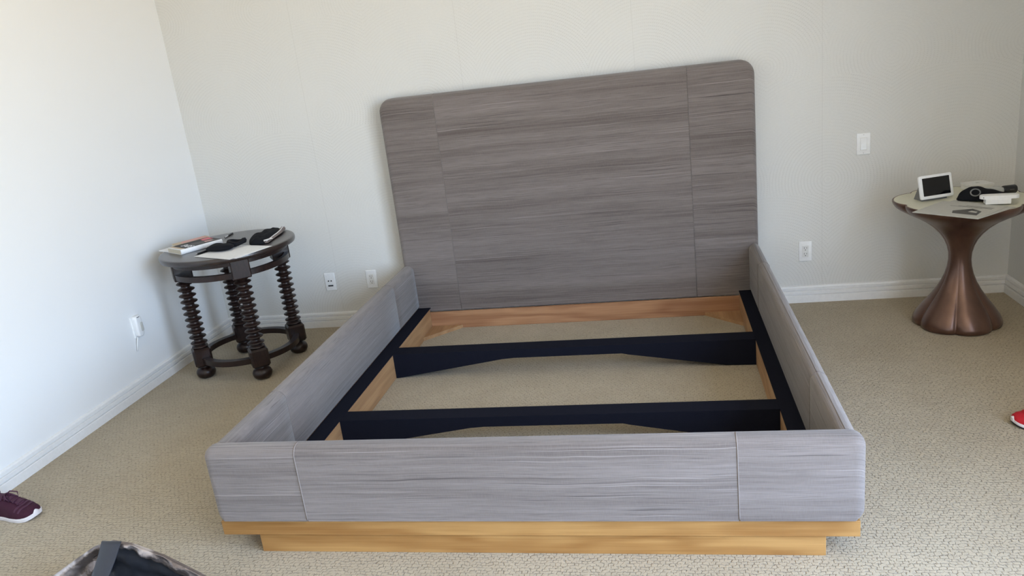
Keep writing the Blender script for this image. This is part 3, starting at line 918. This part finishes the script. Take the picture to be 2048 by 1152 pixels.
outlet('white wall outlet half-way between the jack plate and the headboard', 1.033, 0.298)
t_, p = plate('jack_plate', 'white wall plate with two round jacks above a dark slot', 'wall plate', 0.757, 0.298)
for xx in (-0.009, 0.009):
    b2 = bmesh.new(); rings_mesh(b2, [[(xx + 0.0042 * math.cos(2 * PI * k / 14), y, 0.006 + 0.0042 * math.sin(2 * PI * k / 14)) for k in range(14)] for y in (-0.0100, -0.0060)])
    obj('jack', b2, M_SLOT, t_)
obj('port', nbox(-0.017, 0.017, -0.0080, -0.0060, -0.030, -0.021, bev=0.001, seg=1), M_SLOT, t_)
t_, p = plate('light_switch', 'white rocker light switch above the outlet, beside the bronze table', 'switch', 3.897, 0.869)
obj('switch_frame', nbox(-0.0168, 0.0168, -0.0075, -0.0055, -0.0335, 0.0335, bev=0.001, seg=1), M_PLASTIC2, t_)
bm = bmesh.new(); rings_mesh(bm, [[(x, y, z) for y, z in ((-0.0070, -0.0300), (-0.0125, -0.0295), (-0.0085, 0.0), (-0.0080, 0.0295), (-0.0070, 0.0300))] for x in (-0.0145, 0.0145)])
obj('rocker', bm, M_PLASTIC, t_)
for zz in (0.048, -0.048):
    b2 = bmesh.new(); rings_mesh(b2, [[(0.002 * math.cos(2 * PI * k / 10), y, zz + 0.002 * math.sin(2 * PI * k / 10)) for k in range(10)] for y in (-0.0069, -0.0055)])
    obj('screw', b2, M_NEWS, p)

# plug-in on the left wall
pl = thing('plug_in_freshener', 'white plug-in device and its cord on the white left wall', 'plug', (0, -0.868, 0.362))
def yz(w_, h_, r, x0, x1, bev, cy=0, cz=0):
    b2 = bmesh.new(); prism(b2, rounded_rect(w_, h_, r, 5), 0, x1 - x0, bev)
    return xform(b2, Matrix(((0, 0, 1, x0), (1, 0, 0, cy), (0, 1, 0, cz), (0, 0, 0, 1))))
obj('cover_plate', yz(0.074, 0.120, 0.004, 0.0002, 0.006, 0.003), M_PLASTIC, pl, 40)
dv = obj('plug_body', yz(0.052, 0.118, 0.020, 0.0062, 0.030, 0.010, -0.004, 0.002), M_PLASTIC, pl, 40)
b2 = yz(0.022, 0.052, 0.010, 0.0300, 0.0325, 0.002, 0.006, -0.004); obj('oval_window', b2, M_NEWS, dv, 40)
obj('vent_slot', nbox(0.024, 0.0305, -0.016, 0.004, 0.0515, 0.0545), M_SLOT, dv)
bm = bmesh.new(); tube(bm, [(0.012, -0.026, -0.052), (0.010, -0.034, -0.075), (0.008, -0.042, -0.100), (0.006, -0.048, -0.126)], 0.0035, 8)
obj('cord', bm, M_PLASTIC, pl, 180)

# ------------------------------------------------------------------ sneakers (only their toes are in the frame)
def sneaker(name, label, toe, ang, mu, mo, outsole, L=0.268):
    t_ = thing(name, label, 'shoe', (toe[0], toe[1], 0.0), ang)
    def interp(tab, s):
        for (a0, v0), (a1, v1) in zip(tab[:-1], tab[1:]):
            if s <= a1:
                k = (s - a0) / (a1 - a0); k = k * k * (3 - 2 * k) * 0.4 + k * 0.6
                return v0 + (v1 - v0) * k
        return tab[-1][1]
    WD = [(0, 0.002), (0.012, 0.018), (0.04, 0.031), (0.10, 0.043), (0.22, 0.051), (0.34, 0.050), (0.52, 0.041), (0.72, 0.036), (0.88, 0.036), (0.96, 0.028), (1.0, 0.004)]
    HT = [(0, 0.006), (0.03, 0.022), (0.10, 0.034), (0.22, 0.044), (0.36, 0.060), (0.52, 0.078), (0.66, 0.080), (0.84, 0.080), (0.95, 0.086), (1.0, 0.070)]
    cen = lambda s: 0.006 * math.sin(PI * s)
    N_ = 36
    ss = [(k / N_) ** 1.35 for k in range(N_ + 1)]
    zs = 0.015
    def body(z0, wmul, wadd, hfun, rows):
        b3 = bmesh.new(); rings = []
        for s in ss:
            wd = interp(WD, s) * wmul + wadd * min(1, s * 30) * min(1, (1 - s) * 30); ring = []
            h = hfun(s); lift = 0.010 * max(0, 1 - s / 0.16) ** 2
            for i in range(rows + 1):
                a_ = PI * i / rows
                cc = math.copysign(abs(math.cos(a_)) ** 0.75, math.cos(a_))
                ring.append((-L * s, cen(s) + wd * cc, z0 + lift + h * math.sin(a_) ** 0.85))
            rings.append(ring)
        rings_mesh(b3, rings); return b3
    up = obj('upper', body(zs - 0.004, 1.0, -0.001, lambda s: interp(HT, s), 20), mu, t_, 60)
    def slab(z0, z1, add, ls):
        b3 = bmesh.new(); poly = []
        for s in ss: poly.append((-L * s, cen(s) + interp(WD, s) + add))
        for s in ss[::-1]: poly.append((-L * s, cen(s) - interp(WD, s) - add))
        def lift(x): return 0.010 * max(0, 1 - (-x / L) / 0.16) ** 2
        rings_mesh(b3, [[(x, y * 0.97, z0 + lift(x)) for x, y in poly], [(x, y, z0 + (z1 - z0) * 0.3 + lift(x)) for x, y in poly], [(x, y, z0 + (z1 - z0) * 0.8 + lift(x)) for x, y in poly], [(x, y * 0.97, z1 + lift(x)) for x, y in poly]])
        return b3
    obj('midsole', slab(0.0062, 0.0170, 0.0026, 1), M_MIDSOLE, t_, 50, 'white foam midsole')
    obj('outsole', slab(0.0002, 0.006, 0.001, 1), outsole, t_, 50)
    # toe bumper
    b3 = bmesh.new(); rings = []
    for k in range(7):
        y = -0.017 + 0.034 * k / 6; e_ = 1 - (y / 0.018) ** 2
        x = 0.003 - 0.006 * (y / 0.017) ** 2
        rings.append([(x - 0.004, y, 0.018), (x, y, 0.018), (x - 0.001, y, 0.022 + 0.010 * e_), (x - 0.008, y, 0.024 + 0.012 * e_)])
    rings_mesh(b3, rings); obj('toe_bumper', b3, M_MIDSOLE, t_, 50)
    # tongue, laces, collar
    def top(s, y=0.0):
        wd = interp(WD, s) * 0.95; c_ = min(0.99, abs(y) / wd) ** (1 / 0.75)
        return zs - 0.004 + interp(HT, s) * (1 - c_ * c_) ** 0.425
    b3 = bmesh.new(); rings = []
    for k in range(8):
        s = 0.24 + 0.40 * k / 7; ww = 0.014 + 0.008 * k / 7
        rings.append([(-L * s, cen(s) + y, top(s, y) + 0.0035) for y in (-ww, -ww / 2, 0, ww / 2, ww)] + [(-L * s, cen(s) + y, top(s, y) - 0.003) for y in (ww, 0, -ww)])
    tg = obj('tongue', (rings_mesh(b3, rings), b3)[1], mo, t_, 60)
    for k in range(5):
        s = 0.27 + 0.065 * k; ww = 0.020 + 0.0015 * k; b3 = bmesh.new()
        tube(b3, [(-L * (s + 0.012 * (i - 4) / 4), cen(s) + ww * (i - 4) / 4, top(s, ww * (i - 4) / 4) + 0.005) for i in range(9)], 0.0032, 8, flat=0.6)
        obj('lace', b3, mo, t_, 180)
    b3 = bmesh.new()
    s0 = 0.50
    for sg in (-1, 1):
        tube(b3, [(-L * s0, cen(s0), top(s0) + 0.006), (-L * (s0 - 0.03), cen(s0) + sg * 0.014, top(s0) + 0.014), (-L * (s0 - 0.10), cen(s0) + sg * 0.028, top(s0) + 0.003), (-L * (s0 - 0.13), cen(s0) + sg * 0.020, top(s0 - 0.13, 0.02) + 0.006), (-L * (s0 - 0.05), cen(s0) + sg * 0.010, top(s0) + 0.004), (-L * s0, cen(s0), top(s0) + 0.004)], 0.0028, 7)
    obj('lace_bow', b3, mo, t_, 180)
    b3 = bmesh.new(); ring_t = []
    tube(b3, [(-L * (0.79 + 0.155 * math.cos(2 * PI * k / 28)), 0.027 * math.sin(2 * PI * k / 28), 0.098 - 0.006 * math.cos(4 * PI * k / 28)) for k in range(28)], 0.006, 8, closed=True)
    obj('collar', b3, mo, t_, 180)
    # overlay bands on the vamp
    for sA in (0.135, 0.20):
        b3 = bmesh.new(); rings = []
        for i in range(21):
            a_ = -1 + 2 * i / 20
            row = []
            for ds_, dz in ((0, 0.0006), (0.0, 0.0022), (0.028, 0.0022), (0.028, 0.0006)):
                s = sA + ds_ + 0.05 * abs(a_) ** 1.5; y = a_ * interp(WD, s) * 0.93
                row.append((-L * s, cen(s) + y, top(s, y) + dz))
            rings.append(row)
        rings_mesh(b3, rings); obj('overlay_band', b3, mo, t_, 60)
    return t_
sneaker('sneaker', 'maroon sneaker with thin white sole on the carpet by left wall', (0.326, -2.108), math.radians(-4), M_MAROON, M_MAROON2, M_MIDSOLE)
sneaker('sneaker', 'bright red sneaker toe with white midsole, right of the bed', (4.066, -1.520), math.radians(180), M_REDSHOE, M_REDSHOE, M_RUBBER)

# ------------------------------------------------------------------ open bag in the foreground
bgc = (1.11, -2.80)
bgt = thing('tote_bag', 'open pewter bag with charcoal lining on the foreground carpet', 'bag', (bgc[0], bgc[1], 0))
RIM = [(0.74, 0.055), (0.78, 0.078), (0.837, 0.110), (0.94, 0.172), (1.027, 0.223), (1.095, 0.243), (1.157, 0.233), (1.265, 0.194), (1.41, 0.123), (1.48, 0.08)]
def rimz(x):
    for (a0, v0), (a1, v1) in zip(RIM[:-1], RIM[1:]):
        if x <= a1: return v0 + (v1 - v0) * max(0, (x - a0) / (a1 - a0))
    return RIM[-1][1]
def bw(x):      # width of the turned-over band
    if x < 1.05: return 0.100
    if x < 1.10: return 0.100 - (x - 1.05) / 0.05 * 0.080
    return 0.022 + max(0, x - 1.18) * 0.12
NX = 80
xs = [0.76 + (1.47 - 0.76) * k / NX for k in range(NX + 1)]
yfar = -2.600
def wr(x, d): return (0.016 * mnoise.noise(Vector((x * 13, d * 16, 8.0))) if x < 1.05 else 0) + 0.012 * mnoise.noise(Vector((x * 26, d * 30, 1.3))) + 0.006 * mnoise.noise(Vector((x * 70, d * 60, 5.0)))
def loc(p): return (p[0] - bgc[0], p[1] - bgc[1], p[2])
# outer shell: far wall outside, base, near wall, ends
bm = bmesh.new()
def section(x, inset, zf):
    zr = max(0.02, rimz(x)); k = (x - 1.11) / 0.37; nr = -3.02 + 0.06 * k * k
    yf_ = yfar - 0.03 * k * k
    zn = min(zr, 0.16) * (1 - 0.25 * k * k)
    return [(x, yf_ + 0.006 - inset, zr - zf), (x, yf_ + 0.030 - inset, zr * 0.5), (x, yf_ + 0.012 - inset, 0.004 + inset * 1.2), (x, nr - 0.012 + inset, 0.004 + inset * 1.2), (x, nr - 0.03 + inset, zn * 0.5), (x, nr + inset, zn - zf)]
outer = [section(x, 0, 0) for x in xs]; inner = [section(x, 0.007, 0.001)[::-1] for x in xs]
rings_mesh(bm, [[loc(p) for p in o_ + i_] for o_, i_ in zip(outer, inner)])
obj('shell', bm, M_PEWTER, bgt, 50)
bm = bmesh.new(); rings = []
for x in xs:
    s = section(x, 0.008, 0.0); k = (x - 1.11) / 0.37; zr = max(0.02, rimz(x)); y0 = s[0][1]
    col_ = []
    for j in range(7):
        d = bw(x) * j / 6; d = min(d, zr - 0.012)
        col_.append((x, y0 - 0.002 - wr(x, d) * min(1, j / 2) - 0.004 * math.sin(PI * j / 6), zr - d + 0.002))
    rings.append([loc(p) for p in col_])
vr = [[bm.verts.new(p) for p in r] for r in rings]
for a_, b_ in zip(vr[:-1], vr[1:]):
    for i in range(6): bm.faces.new((a_[i], a_[i + 1], b_[i + 1], b_[i]))
tr = obj('rim_band', bm, M_PEWTER, bgt, 180)
sm_ = tr.modifiers.new('thickness', 'SOLIDIFY'); sm_.thickness = 0.003; sm_.offset = 0
bm = bmesh.new(); vr = []
for x in xs:
    s = section(x, 0.0085, 0.004); zr = s[0][2]
    col_ = []; far = 0
    for (p, q, n_) in ((s[0], s[1], 8), (s[1], s[2], 6), (s[2], s[3], 6), (s[3], s[4], 3), (s[4], s[5], 3)):
        for j in range(n_):
            f = j / n_; yy = p[1] + (q[1] - p[1]) * f; zz = p[2] + (q[2] - p[2]) * f
            if far < 14:
                d = zr - zz; k = max(0.0, min(1.0, (d - bw(x) - 0.004) / 0.03))
                yy -= k * 0.9 * max(0, wr(x * 0.7, d) + 0.010)
            far += 1
            col_.append((x, yy, zz))
    col_.append(s[5]); vr.append([bm.verts.new(loc(p)) for p in col_])
for a_, b_ in zip(vr[:-1], vr[1:]):
    for i in range(len(a_) - 1): bm.faces.new((a_[i], a_[i + 1], b_[i + 1], b_[i]))
li = obj('lining', bm, M_NAVY, bgt, 180)
# handle strap over the peak
bm = bmesh.new(); rings = []
for j in range(15):
    s = j / 14
    x = 1.100 - 0.035 * s + 0.01 * math.sin(4 * s); z = rimz(1.095) + 0.006 - 0.17 * s ** 1.3; y = yfar - 0.012 - 0.15 * s ** 1.2
    wd = 0.033 - 0.008 * s
    rings.append([loc((x - wd, y, z)), loc((x - wd * 0.4, y - 0.006, z + 0.003)), loc((x + wd * 0.5, y - 0.004, z)), loc((x + wd, y + 0.002, z - 0.002)), loc((x + wd, y + 0.006, z - 0.002)), loc((x - wd, y + 0.005, z))])
rings_mesh(bm, rings); obj('strap', bm, M_STRAP, bgt, 60)
